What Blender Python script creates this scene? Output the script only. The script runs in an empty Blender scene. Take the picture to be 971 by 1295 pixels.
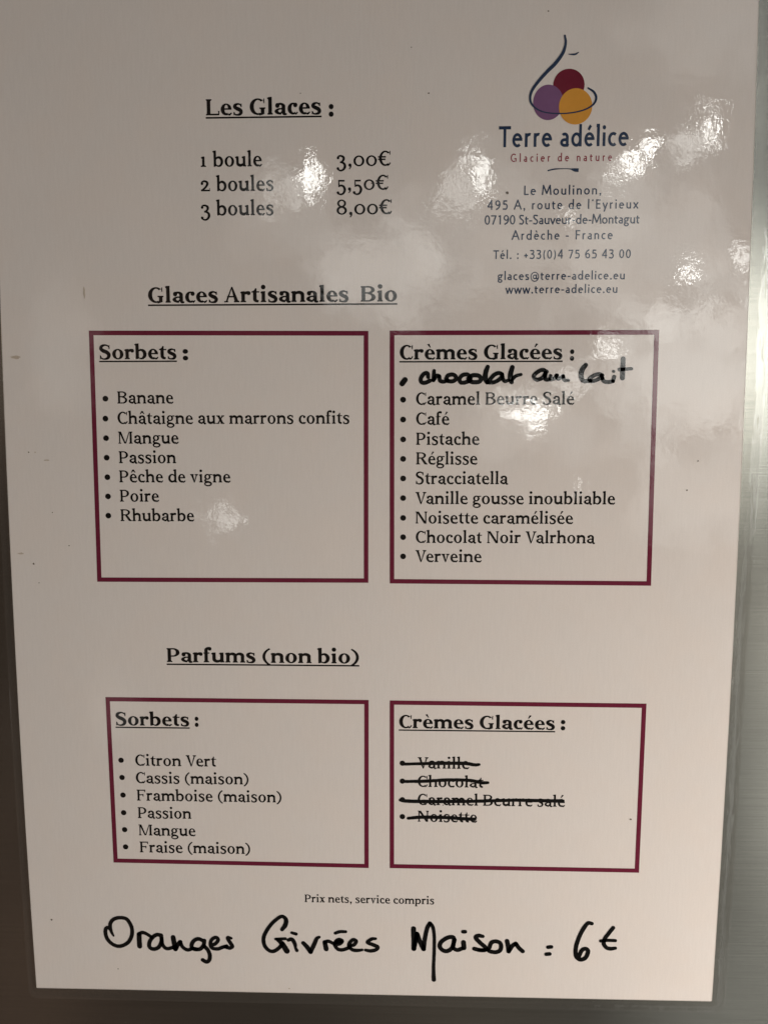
import bpy, math, random
from mathutils import Vector, Matrix
from mathutils.geometry import delaunay_2d_cdt

SC = bpy.context.scene
COL = SC.collection
rnd = random.Random(7)
R = math.radians

# ---------------------------------------------------------------- camera
cam_data = bpy.data.cameras.new('camera')
cam = bpy.data.objects.new('camera', cam_data)
COL.objects.link(cam)
cam_data.sensor_fit = 'VERTICAL'
cam_data.sensor_height = 24.0
cam_data.lens = 24.0 * 0.751351
cam_data.clip_start = 0.01
cam_data.clip_end = 50.0
_rot = Matrix(((0.999566, -0.002428, 0.02936), (0.029453, 0.105033, -0.994033), (-0.00067, 0.994466, 0.105059)))
cam.matrix_world = Matrix.Translation((0.116063, -0.220476, 0.173339)) @ _rot.to_4x4()
SC.camera = cam

# ---------------------------------------------------------------- view
SC.view_settings.view_transform = 'Standard'
SC.view_settings.look = 'None'
SC.view_settings.exposure = 0.0
SC.view_settings.gamma = 1.0


# ---------------------------------------------------------------- node helpers
class NT:
    """small wrapper for writing node maths"""
    def __init__(self, tree):
        self.t = tree
        self.t.nodes.clear()

    def node(self, kind, **kw):
        n = self.t.nodes.new(kind)
        for k, v in kw.items():
            setattr(n, k, v)
        return n

    def put(self, sock, v):
        if v is None:
            return
        if hasattr(v, 'is_output') or isinstance(v, bpy.types.NodeSocket):
            self.t.links.new(v, sock)
        else:
            sock.default_value = v

    def m(self, op, a, b=None, c=None, clamp=False):
        n = self.node('ShaderNodeMath', operation=op, use_clamp=clamp)
        self.put(n.inputs[0], a)
        self.put(n.inputs[1], b)
        self.put(n.inputs[2], c)
        return n.outputs[0]

    def mix(self, f, a, b):
        n = self.node('ShaderNodeMix', data_type='RGBA')
        self.put(n.inputs[0], f)
        self.put(n.inputs[6], a)
        self.put(n.inputs[7], b)
        return n.outputs[2]

    def noise(self, vec, scale, detail=2.0, rough=0.5, dim='3D', distort=0.0):
        n = self.node('ShaderNodeTexNoise', noise_dimensions=dim)
        self.put(n.inputs['Vector'], vec)
        n.inputs['Scale'].default_value = scale
        n.inputs['Detail'].default_value = detail
        n.inputs['Roughness'].default_value = rough
        n.inputs['Distortion'].default_value = distort
        return n.outputs['Fac']

    def scale(self, vec, s):
        n = self.node('ShaderNodeMapping')
        self.put(n.inputs['Vector'], vec)
        n.inputs['Scale'].default_value = s
        return n.outputs[0]

    def step(self, v, lo, hi):
        n = self.node('ShaderNodeMapRange', interpolation_type='SMOOTHSTEP')
        self.put(n.inputs[0], v)
        n.inputs[1].default_value = lo
        n.inputs[2].default_value = hi
        return n.outputs[0]


# ---------------------------------------------------------------- world: daylight reaching a shaded wall through leaves
world = bpy.data.worlds.new('World')
SC.world = world
world.use_nodes = True
w = NT(world.node_tree)
tc = w.node('ShaderNodeTexCoord')
sep = w.node('ShaderNodeSeparateXYZ')
w.put(sep.inputs[0], tc.outputs['Generated'])
dx, dy, dz = sep.outputs
fwd = w.m('MAXIMUM', w.m('MULTIPLY', dy, -1.0), 0.05)
U = w.m('DIVIDE', dx, fwd)
V = w.m('DIVIDE', dz, fwd)
uvn = w.node('ShaderNodeCombineXYZ')
w.put(uvn.inputs[0], U)
w.put(uvn.inputs[1], V)
uv = uvn.outputs[0]
front = w.step(dy, 0.05, -0.12)
leaf_hi = w.m('MULTIPLY_ADD', w.noise(uv, 72.0, 4.0, 0.7), 1.9, -0.45)
leaf_mid = w.noise(uv, 13.0, 5.0, 0.6)
leaf_low = w.noise(uv, 2.2, 2.0, 0.5)


def blob(u0, v0, a, b):
    du = w.m('DIVIDE', w.m('SUBTRACT', U, u0), a)
    dv = w.m('DIVIDE', w.m('SUBTRACT', V, v0), b)
    r2 = w.m('MULTIPLY_ADD', du, du, w.m('MULTIPLY', dv, dv))
    return w.m('POWER', 2.718, w.m('MULTIPLY', r2, -1.0))


# small gaps between the leaves where the bright sky shows: (u, v, half width, half height, strength)
GAPS = [
    (-0.118, 0.318, 0.018, 0.032, 26.0),
    (-0.150, 0.300, 0.044, 0.044, 4.0),
    (0.088, 0.323, 0.021, 0.036, 22.0),
    (0.065, 0.295, 0.034, 0.036, 6.0),
    (0.275, 0.325, 0.029, 0.022, 28.0),
    (0.295, 0.345, 0.020, 0.022, 28.0),
    (0.372, 0.372, 0.019, 0.029, 30.0),
    (0.345, 0.350, 0.034, 0.028, 8.0),
    (0.150, 0.028, 0.056, 0.032, 8.0),
    (0.160, 0.018, 0.038, 0.020, 15.0),
    (0.215, 0.065, 0.034, 0.030, 6.0),
    (0.255, 0.105, 0.012, 0.026, 16.0),
    (-0.238, -0.115, 0.036, 0.025, 6.0),
    (0.197, 0.262, 0.012, 0.010, 11.0),
    (0.350, 0.196, 0.008, 0.008, 28.0),
    (0.420, 0.215, 0.020, 0.026, 18.0),
    (0.225, -0.070, 0.008, 0.008, 14.0),
]
# wide pale patches added to the surroundings to haze the film and brighten the metal: (u, v, half width, half height, strength)
VEILS = [
    (0.12, 0.25, 0.18, 0.09, 1.2),
    (0.30, 0.22, 0.15, 0.11, 2.3),
    (0.35, 0.08, 0.10, 0.11, 5.4),
    (0.37, -0.07, 0.09, 0.09, 1.9),
    (0.17, 0.01, 0.10, 0.05, 1.3),
    (-0.02, 0.20, 0.10, 0.07, 3.0),
    (-0.16, 0.27, 0.08, 0.07, 0.8),
    (-0.44, 0.11, 0.05, 0.11, 0.7),
    (-0.39, -0.38, 0.05, 0.07, 0.5),
    (0.452, 0.09, 0.022, 0.13, 9.0),
    (0.55, -0.45, 0.11, 0.42, 0.95),
    (0.36, 0.50, 0.11, 0.07, 1.2),
    (0.44, -0.80, 0.16, 0.14, 0.45),
]
gap_veil_sum = None
for (u0, v0, a, b, k) in GAPS:
    q = blob(u0, v0, a, b)
    g = w.m('MULTIPLY', w.step(w.m('MULTIPLY_ADD', q, 0.5, leaf_hi), 0.86, 0.94), k)
    g = w.m('MULTIPLY', g, w.step(q, 0.06, 0.30))
    gap_veil_sum = g if gap_veil_sum is None else w.m('ADD', gap_veil_sum, g)
for (u0, v0, a, b, k) in VEILS:
    q = blob(u0, v0, a, b)
    g = w.m('MULTIPLY', w.step(w.m('MULTIPLY_ADD', q, 0.5, leaf_mid), 0.62, 0.92), k)
    g = w.m('MULTIPLY', g, w.step(q, 0.03, 0.45))
    gap_veil_sum = w.m('ADD', gap_veil_sum, g)
gap_veil_sum = w.m('MULTIPLY', gap_veil_sum, front)
# shaded surroundings: dark on the left, paler on the right
side = w.step(U, -0.55, 0.75)
shade = w.mix(side, (0.17, 0.105, 0.074, 1), (0.20, 0.20, 0.175, 1))
patch = w.step(leaf_low, 0.40, 0.60)
dap = w.m('MULTIPLY_ADD', w.step(leaf_mid, 0.42, 0.66), 0.9, 0.5)
dap = w.m('MULTIPLY', dap, w.m('MULTIPLY_ADD', patch, 1.0, 0.5))
sky = w.node('ShaderNodeTexSky', sky_type='NISHITA', sun_disc=False)
sky.sun_elevation = R(48)
sky.sun_rotation = R(120)
bg_sky = w.node('ShaderNodeBackground')
w.put(bg_sky.inputs[0], sky.outputs[0])
w.put(bg_sky.inputs[1], w.m('MULTIPLY', side, 0.015))
bg_shade = w.node('ShaderNodeBackground')
w.put(bg_shade.inputs[0], shade)
w.put(bg_shade.inputs[1], w.m('MULTIPLY', w.m('MULTIPLY', dap, front), 0.6))
bg_gap_veil = w.node('ShaderNodeBackground')
bg_gap_veil.inputs[0].default_value = (1.0, 1.0, 0.95, 1)
w.put(bg_gap_veil.inputs[1], w.m('MULTIPLY', gap_veil_sum, 0.88))
a1 = w.node('ShaderNodeAddShader')
a2 = w.node('ShaderNodeAddShader')
w.put(a1.inputs[0], bg_sky.outputs[0])
w.put(a1.inputs[1], bg_shade.outputs[0])
w.put(a2.inputs[0], a1.outputs[0])
w.put(a2.inputs[1], bg_gap_veil.outputs[0])
wo = w.node('ShaderNodeOutputWorld')
w.put(wo.inputs[0], a2.outputs[0])


# ---------------------------------------------------------------- lamps
def area(name, loc, target, size, watts, color):
    d = bpy.data.lights.new(name, 'AREA')
    d.shape = 'DISK'
    d.size = size
    d.energy = watts
    d.color = color
    d.spread = R(126)
    o = bpy.data.objects.new(name, d)
    COL.objects.link(o)
    o.location = loc
    o.rotation_euler = (Vector(target) - Vector(loc)).to_track_quat('-Z', 'Y').to_euler()
    return o


area('day_light', (0.52, -0.24, 0.005), (0.12, 0.0, -0.08), 0.18, 1.14, (1.0, 0.912, 0.82))


# ---------------------------------------------------------------- materials
def new_mat(name):
    m = bpy.data.materials.new(name)
    m.use_nodes = True
    return m, NT(m.node_tree)


def film_normal(n):
    """ripples of the heat-sealed film, the same field over paper and print"""
    geo = n.node('ShaderNodeNewGeometry')
    pos = geo.outputs['Position']
    a = n.noise(pos, 45.0, 2.0, 0.5)
    b = n.noise(pos, 330.0, 3.0, 0.6)
    h = n.m('ADD', n.m('MULTIPLY', a, 0.4), n.m('MULTIPLY', b, 0.065))
    bump = n.node('ShaderNodeBump')
    bump.inputs['Strength'].default_value = 1.0
    bump.inputs['Distance'].default_value = 0.00030
    n.put(bump.inputs['Height'], h)
    return pos, bump.outputs[0]


def laminated(name, build, coat=1.0):
    m, n = new_mat(name)
    pos, nrm = film_normal(n)
    p = n.node('ShaderNodeBsdfPrincipled')
    n.put(p.inputs['Base Color'], build(n, pos))
    p.inputs['Roughness'].default_value = 0.75
    p.inputs['Specular IOR Level'].default_value = 0.0
    p.inputs['Coat Weight'].default_value = coat
    p.inputs['Coat Roughness'].default_value = 0.028
    p.inputs['Coat IOR'].default_value = 1.5
    n.put(p.inputs['Coat Normal'], nrm)
    o = n.node('ShaderNodeOutputMaterial')
    n.put(o.inputs[0], p.outputs[0])
    return m


def paper_color(n, pos):
    fib = n.noise(n.scale(pos, (1500.0, 1500.0, 170.0)), 1.0, 3.0, 0.6)
    mott = n.noise(pos, 60.0, 4.0, 0.6)
    grain = n.noise(pos, 2600.0, 2.0, 0.6)
    c = n.mix(n.step(fib, 0.25, 0.75), (0.75, 0.70, 0.665, 1), (0.78, 0.73, 0.695, 1))
    c = n.mix(n.m('MULTIPLY', n.step(mott, 0.35, 0.7), 0.25), c, (0.80, 0.70, 0.63, 1))
    return n.mix(n.m('MULTIPLY', n.step(grain, 0.3, 0.7), 0.16), c, (0.60, 0.56, 0.52, 1))


def flat(c, var=0.35, sc=900.0):
    def f(n, pos):
        g = n.noise(pos, sc, 2.0, 0.6)
        d = tuple(min(1.0, x * (1 + var) + 0.004) for x in c) + (1,)
        return n.mix(g, c + (1,), d)
    return f


M_PAPER = laminated('paper', paper_color)
M_BLACK = laminated('black_print', flat((0.006, 0.0055, 0.005)))
M_MARKER = laminated('marker_ink', flat((0.003, 0.003, 0.003), 0.8, 500.0))
M_MAROON = laminated('maroon_print', flat((0.125, 0.013, 0.033)))
M_NAVY = laminated('navy_print', flat((0.016, 0.032, 0.070)))
M_RED = laminated('red_print', flat((0.130, 0.008, 0.022), 0.35, 300))
M_PURPLE = laminated('purple_print', flat((0.165, 0.075, 0.17), 0.25, 300))
M_ORANGE = laminated('orange_print', flat((0.60, 0.275, 0.038), 0.2, 300))
M_TAG = laminated('crimson_print', flat((0.23, 0.025, 0.045)))
M_SPECK = laminated('dirt', flat((0.09, 0.065, 0.045)))
M_SMUDGE = laminated('smudge', flat((0.40, 0.34, 0.28), 0.6, 1800.0))


def metal_mat():
    m, n = new_mat('brushed_steel')
    pos = n.node('ShaderNodeNewGeometry').outputs['Position']
    br = n.noise(n.scale(pos, (14.0, 1.0, 1900.0)), 1.0, 4.0, 0.7)
    br2 = n.noise(n.scale(pos, (40.0, 1.0, 4200.0)), 1.0, 2.0, 0.6)
    sm = n.noise(pos, 30.0, 4.0, 0.6)
    line = n.m('ADD', n.m('MULTIPLY', br, 0.65), n.m('MULTIPLY', br2, 0.35))
    p = n.node('ShaderNodeBsdfPrincipled')
    n.put(p.inputs['Base Color'], n.mix(n.step(line, 0.32, 0.68), (0.345, 0.342, 0.31, 1), (0.425, 0.42, 0.385, 1)))
    p.inputs['Metallic'].default_value = 0.95
    n.put(p.inputs['Roughness'], n.m('MULTIPLY_ADD', sm, 0.08, 0.13))
    bump = n.node('ShaderNodeBump')
    bump.inputs['Strength'].default_value = 1.0
    bump.inputs['Distance'].default_value = 0.000015
    n.put(bump.inputs['Height'], line)
    n.put(p.inputs['Normal'], bump.outputs[0])
    o = n.node('ShaderNodeOutputMaterial')
    n.put(o.inputs[0], p.outputs[0])
    return m


def film_mat():
    m, n = new_mat('clear_film')
    pos = n.node('ShaderNodeNewGeometry').outputs['Position']
    a = n.noise(n.scale(pos, (160.0, 160.0, 38.0)), 1.0, 3.0, 0.6)
    bump = n.node('ShaderNodeBump')
    bump.inputs['Strength'].default_value = 1.0
    bump.inputs['Distance'].default_value = 0.0002
    n.put(bump.inputs['Height'], a)
    t = n.node('ShaderNodeBsdfTransparent')
    t.inputs[0].default_value = (0.955, 0.95, 0.94, 1)
    g = n.node('ShaderNodeBsdfPrincipled')
    g.inputs['Base Color'].default_value = (0.30, 0.29, 0.27, 1)
    g.inputs['Roughness'].default_value = 0.09
    g.inputs['IOR'].default_value = 1.6
    n.put(g.inputs['Normal'], bump.outputs[0])
    gl = n.node('ShaderNodeBsdfGlossy')
    gl.inputs['Roughness'].default_value = 0.10
    n.put(gl.inputs['Normal'], bump.outputs[0])
    m0 = n.node('ShaderNodeMixShader')
    m0.inputs[0].default_value = 0.07
    n.put(m0.inputs[1], t.outputs[0])
    n.put(m0.inputs[2], g.outputs[0])
    mx = n.node('ShaderNodeMixShader')
    mx.inputs[0].default_value = 0.065
    n.put(mx.inputs[1], m0.outputs[0])
    n.put(mx.inputs[2], gl.outputs[0])
    o = n.node('ShaderNodeOutputMaterial')
    n.put(o.inputs[0], mx.outputs[0])
    return m


M_METAL = metal_mat()
M_FILM = film_mat()

# ---------------------------------------------------------------- measured layout (millimetres from the sheet's lower left corner)
HEAD = [('Les Glaces', 60.73, 259.63, 92.46, 259.63), (':', 94.52, 259.2, 95.86, 259.2), ('Glaces Artisanales  Bio', 43.05, 209.34, 113.22, 209.34), ('Parfums (non bio)', 45.19, 105.1, 102.15, 105.11)]
PRICE = [('1 boule', 58.93, 246.05, 76.0, 246.05), ('3,00€', 96.57, 245.83, 111.49, 245.83), ('2 boules', 58.77, 239.53, 79.06, 239.53), ('5,50€', 96.53, 239.49, 110.86, 239.49), ('3 boules', 58.6, 233.01, 78.96, 233.01), ('8,00€', 96.48, 232.98, 111.84, 232.98)]
T1 = [('Sorbets', 28.5, 193.66, 50.62, 193.66), (':', 52.41, 193.58, 53.98, 193.58)]
T2 = [('Crèmes Glacées', 114.04, 193.29, 159.55, 193.29), (':', 161.64, 193.11, 162.83, 193.11)]
T3 = [('Sorbets', 29.13, 85.47, 51.31, 85.47), (':', 52.98, 85.54, 54.14, 85.54)]
T4 = [('Crèmes Glacées', 114.02, 85.55, 159.87, 85.55), (':', 161.59, 85.69, 162.93, 85.69)]
L1 = [('Banane', 33.19, 181.13, 49.41, 181.13), ('Châtaigne aux marrons confits', 33.06, 175.32, 99.73, 175.32), ('Mangue', 33.06, 169.67, 50.59, 169.67), ('Passion', 33.03, 164.04, 49.66, 164.04), ('Pêche de vigne', 32.92, 158.5, 65.35, 158.5), ('Poire', 32.9, 152.88, 44.38, 152.88), ('Rhubarbe', 32.87, 147.18, 54.5, 147.19)]
L2 = [('Caramel Beurre Salé', 118.68, 180.63, 163.21, 180.64), ('Café', 118.71, 175.01, 128.16, 175.01), ('Pistache', 118.73, 169.32, 136.72, 169.32), ('Réglisse', 118.75, 163.73, 136.22, 163.73), ('Stracciatella', 118.68, 158.11, 145.01, 158.11), ('Vanille gousse inoubliable', 118.61, 152.37, 175.47, 152.37), ('Noisette caramélisée', 118.63, 146.73, 163.7, 146.74), ('Chocolat Noir Valrhona', 118.74, 141.09, 170.07, 141.09), ('Verveine', 118.67, 135.51, 137.77, 135.51)]
L3 = [('Citron Vert', 34.61, 72.93, 59.13, 72.93), ('Cassis (maison)', 34.61, 67.42, 68.79, 67.43), ('Framboise (maison)', 34.71, 61.89, 78.65, 61.9), ('Passion', 34.83, 56.33, 51.18, 56.33), ('Mangue', 34.94, 50.82, 52.34, 50.82), ('Fraise (maison)', 35.04, 45.36, 68.87, 45.36)]
L4 = [('Vanille', 119.58, 73.16, 134.9, 73.16), ('Chocolat', 119.6, 67.39, 139.12, 67.39), ('Caramel Beurre salé', 119.62, 61.74, 163.41, 61.74), ('Noisette', 119.64, 56.46, 137.42, 56.46)]
FOOT = [('Prix nets, service compris', 85.3, 30.14, 124.7, 30.14)]
NAME = [('Terre adélice', 140.93, 250.35, 176.03, 250.35)]
TAG = [('Glacier de nature', 144.27, 246.48, 171.71, 246.48)]
ADDR = [('Le Moulinon,', 148.07, 237.7, 169.07, 237.7), ("495 A, route de l'Eyrieux", 138.05, 233.88, 179.29, 233.89), ('07190 St-Sauveur-de-Montagut', 137.36, 229.92, 179.69, 229.93), ('Ardèche - France', 144.79, 225.78, 172.53, 225.78), ('Tél. : +33(0)4 75 65 43 00', 139.89, 220.69, 177.62, 220.69), ('glaces@terre-adelice.eu', 141.18, 214.97, 176.16, 214.98), ('www.terre-adelice.eu', 143.36, 211.33, 174.25, 211.33)]
B1 = [(29.75, 182.53), (29.53, 176.86), (29.5, 171.26), (29.46, 165.64), (29.45, 159.99), (29.42, 154.4), (29.3, 148.77)]
B2 = [(115.0, 182.08), (115.01, 176.49), (115.03, 170.87), (115.04, 165.31), (115.05, 159.72), (115.06, 154.07), (115.07, 148.33), (115.08, 142.74), (115.09, 137.12)]
B3 = [(30.3, 74.57), (30.4, 69.14), (30.49, 63.58), (30.49, 57.98), (30.59, 52.57), (30.69, 47.03)]
B4 = [(115.0, 74.69), (115.01, 69.11), (115.02, 63.29), (115.03, 57.96)]
BOXES = [[(25.73, 201.71), (105.2, 201.27), (105.0, 129.3), (25.24, 129.19)], [(111.21, 201.34), (186.11, 201.18), (186.42, 128.86), (111.22, 129.14)], [(26.3, 94.19), (104.99, 94.06), (104.85, 41.46), (26.78, 41.93)], [(111.22, 94.0), (186.36, 93.77), (185.95, 41.35), (111.23, 41.54)]]
LEFT_EDGE = [(0.9, -0.15), (0.37, 22.25), (0.04, 42.94), (-0.32, 68.29), (-0.39, 99.18), (0.04, 133.72), (-0.16, 166.96), (0.38, 200.74)]
RIGHT_EDGE = [(209.2, 0.19), (209.97, 35.38), (210.49, 68.87), (210.64, 101.1), (210.66, 126.85), (210.25, 173.21), (210.05, 204.79), (210.23, 240.6), (209.97, 263.11), (208.98, 287.11)]
BOTTOM_EDGE = [(0.9, -0.15), (73.75, 0.02), (134.89, 0.08), (209.2, 0.19)]
OFFER_WORDS = [[[(25.87, 17.97, 0.63), (25.19, 19.49, 1.03), (24.93, 21.23, 1.22), (25.31, 22.58, 1.22), (26.49, 23.62, 1.22), (28.54, 23.98, 1.22), (30.3, 23.42, 1.22), (31.49, 21.36, 1.22), (31.75, 19.21, 1.22), (31.22, 17.19, 1.22), (29.88, 15.46, 1.22), (27.68, 14.56, 1.22), (25.66, 15.05, 1.22), (24.06, 16.64, 1.22), (23.42, 18.51, 1.22), (23.51, 20.13, 1.22), (24.09, 20.68, 1.08), (24.63, 20.2, 0.88)], [(33.88, 18.59, 1.52), (33.87, 16.57, 1.57), (33.93, 14.68, 1.57)], [(33.81, 18.72, 1.27), (34.97, 19.22, 1.18), (36.23, 18.77, 1.13), (37.72, 17.77, 1.08)], [(40.66, 18.45, 1.27), (39.27, 18.56, 1.27), (37.84, 17.45, 1.27), (36.97, 15.82, 1.27), (37.1, 14.34, 1.27), (38.36, 13.83, 1.27), (39.9, 14.53, 1.27), (40.78, 16.44, 1.27), (40.74, 18.45, 1.27)], [(40.88, 17.25, 1.18), (41.07, 15.37, 1.18), (42.18, 14.12, 1.18), (43.71, 14.29, 1.18), (44.61, 14.77, 1.13)], [(44.44, 17.85, 1.52), (44.71, 15.98, 1.52), (45.08, 13.97, 1.52)], [(45.08, 13.97, 1.52), (45.84, 15.46, 1.42), (46.62, 16.34, 1.42)], [(46.62, 16.34, 1.18), (47.34, 14.69, 1.18), (48.84, 13.77, 1.18), (50.37, 14.21, 1.18), (51.64, 14.1, 1.18)], [(54.11, 16.71, 1.27), (52.23, 17.47, 1.27), (50.69, 16.64, 1.27), (50.09, 15.01, 1.27), (50.87, 14.08, 1.27), (52.65, 14.12, 1.27), (53.82, 15.36, 1.27), (54.12, 16.97, 1.27)], [(54.07, 15.09, 1.27), (55.18, 13.77, 1.27), (55.72, 12.16, 1.27), (55.48, 10.54, 1.27), (54.57, 9.93, 1.27), (53.45, 10.55, 1.27)], [(55.98, 15.4, 1.18), (57.51, 15.97, 1.18), (58.43, 17.33, 1.18), (57.68, 18.06, 1.18), (56.4, 17.29, 1.18), (55.99, 15.8, 1.18), (56.46, 14.55, 1.18), (58.23, 14.29, 1.18), (59.76, 14.88, 1.18), (61.03, 15.29, 1.18)], [(62.48, 17.89, 0.88), (61.47, 18.06, 1.22), (61.63, 17.26, 1.22), (62.44, 15.93, 1.22), (62.75, 15.13, 1.22), (61.9, 14.66, 1.22), (60.52, 15.01, 1.22)]], [[(78.22, 21.06, 1.22), (79.24, 22.55, 1.47), (79.51, 24.15, 1.37), (78.83, 25.15, 1.22), (77.7, 25.18, 1.18), (75.54, 23.41, 1.18), (73.61, 20.84, 1.22), (72.49, 18.15, 1.22), (72.77, 15.74, 1.22), (74.01, 14.15, 1.22), (75.51, 13.86, 1.22), (77.17, 14.97, 1.22), (78.2, 16.39, 1.22)], [(76.16, 17.9, 0.88), (79.23, 18.07, 0.98)], [(76.58, 17.83, 1.03), (78.2, 16.39, 1.64), (79.62, 14.0, 1.77)], [(81.22, 20.06, 0.98), (82.52, 19.68, 1.08)], [(80.1, 17.63, 1.13), (81.24, 17.92, 1.27), (82.1, 16.46, 1.22), (82.33, 15.13, 0.93), (82.7, 14.28, 1.13)], [(84.69, 16.78, 1.27), (85.86, 15.47, 1.47), (86.92, 13.83, 1.37)], [(86.92, 13.83, 1.37), (88.26, 16.86, 1.37), (88.9, 18.34, 1.18), (89.66, 18.81, 0.88)], [(91.32, 17.19, 1.37), (91.75, 14.92, 1.52)], [(91.32, 17.13, 1.22), (92.53, 17.48, 1.18), (94.27, 16.58, 1.03)], [(94.32, 16.44, 1.18), (95.95, 16.74, 1.18), (96.66, 17.69, 1.18), (95.71, 18.13, 1.18), (94.7, 17.39, 1.18), (94.49, 16.18, 1.18), (95.31, 14.99, 1.18), (96.69, 14.75, 1.18), (98.32, 15.32, 1.18), (99.2, 16.01, 1.18)], [(94.95, 17.26, 1.27), (96.21, 17.55, 1.27)], [(98.7, 16.27, 1.18), (100.21, 16.43, 1.18), (100.96, 17.65, 1.18), (100.09, 18.16, 1.18), (99.01, 17.21, 1.18), (98.75, 16.0, 1.18), (99.7, 14.9, 1.18), (101.2, 14.66, 1.18), (102.83, 14.88, 0.88)], [(94.6, 20.19, 1.03), (95.98, 20.69, 1.08), (97.78, 20.73, 0.98)], [(106.91, 18.62, 0.93), (105.71, 18.49, 1.13), (104.41, 17.4, 1.13), (105.96, 16.68, 1.27), (107.51, 15.96, 1.27), (107.08, 15.05, 1.18), (105.45, 14.59, 1.18), (103.83, 14.82, 0.98)]], [[(118.51, 22.18, 1.53), (118.61, 18.84, 1.53), (118.62, 15.57, 1.53)], [(118.68, 15.64, 1.35), (119.56, 20.29, 1.35)], [(119.56, 20.45, 1.47), (120.61, 17.6, 1.47), (121.61, 15.54, 1.47)], [(121.61, 15.54, 1.35), (122.01, 19.22, 1.35), (122.68, 22.42, 1.35), (123.47, 23.96, 1.35)], [(123.47, 23.96, 1.29), (124.37, 22.77, 1.12), (124.81, 19.92, 1.06), (124.84, 15.13, 1.06), (124.69, 10.63, 1.06), (124.7, 8.06, 1.18), (124.78, 5.48, 1.35)], [(130.96, 18.76, 1.35), (130.44, 19.61, 1.35), (128.81, 19.36, 1.35), (127.03, 18.05, 1.35), (126.5, 16.6, 1.35), (127.35, 15.34, 1.35), (128.84, 15.02, 1.35), (130.32, 16.2, 1.35), (130.96, 18.76, 1.35)], [(131.05, 18.77, 1.29), (130.62, 16.36, 1.29), (131.82, 15.43, 1.29), (133.31, 15.94, 1.29)], [(133.73, 18.02, 1.47), (133.9, 16.11, 1.47)], [(133.55, 21.43, 1.23), (134.2, 21.44, 1.23)], [(139.57, 20.05, 1.12), (138.17, 20.25, 1.35), (137.43, 19.53, 1.35), (138.94, 17.81, 1.35), (140.45, 16.4, 1.35), (140.31, 15.6, 1.35), (138.67, 15.57, 1.35), (137.03, 15.95, 1.35)], [(141.59, 16.38, 1.32), (142.19, 17.98, 1.32), (143.42, 18.49, 1.32), (144.79, 18.04, 1.32), (145.18, 16.72, 1.32), (144.7, 15.38, 1.32), (143.22, 14.95, 1.32), (141.61, 15.31, 1.32), (141.22, 16.1, 1.32)], [(138.63, 15.52, 1.18), (141.11, 15.7, 1.18)], [(146.95, 18.66, 1.42), (147.28, 17.02, 1.42), (147.5, 15.3, 1.42)], [(147.5, 15.3, 1.37), (148.51, 17.05, 1.37), (149.61, 17.87, 1.37)], [(149.61, 17.87, 1.32), (150.62, 16.43, 1.32), (151.75, 15.41, 1.32)], [(159.38, 16.9, 1.22), (160.36, 17.02, 1.22)], [(158.89, 14.6, 1.22), (159.92, 14.73, 1.22)], [(172.38, 24.82, 1.16), (171.16, 24.88, 1.26), (169.73, 22.83, 1.32), (168.46, 19.76, 1.32), (167.78, 16.83, 1.32), (167.93, 14.21, 1.32), (169.18, 13.06, 1.32), (170.79, 13.74, 1.32), (171.49, 15.74, 1.32), (170.84, 16.6, 1.32), (169.64, 16.14, 1.32), (168.75, 14.08, 1.32)], [(178.82, 23.59, 1.26), (177.58, 21.82, 1.26), (176.29, 19.77, 1.26), (176.21, 18.17, 1.26), (177.18, 17.02, 1.26), (178.41, 16.81, 1.26), (179.67, 17.01, 1.05)], [(175.23, 19.25, 1.1), (177.11, 19.49, 1.05), (179.59, 19.45, 1.05)]]]
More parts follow.
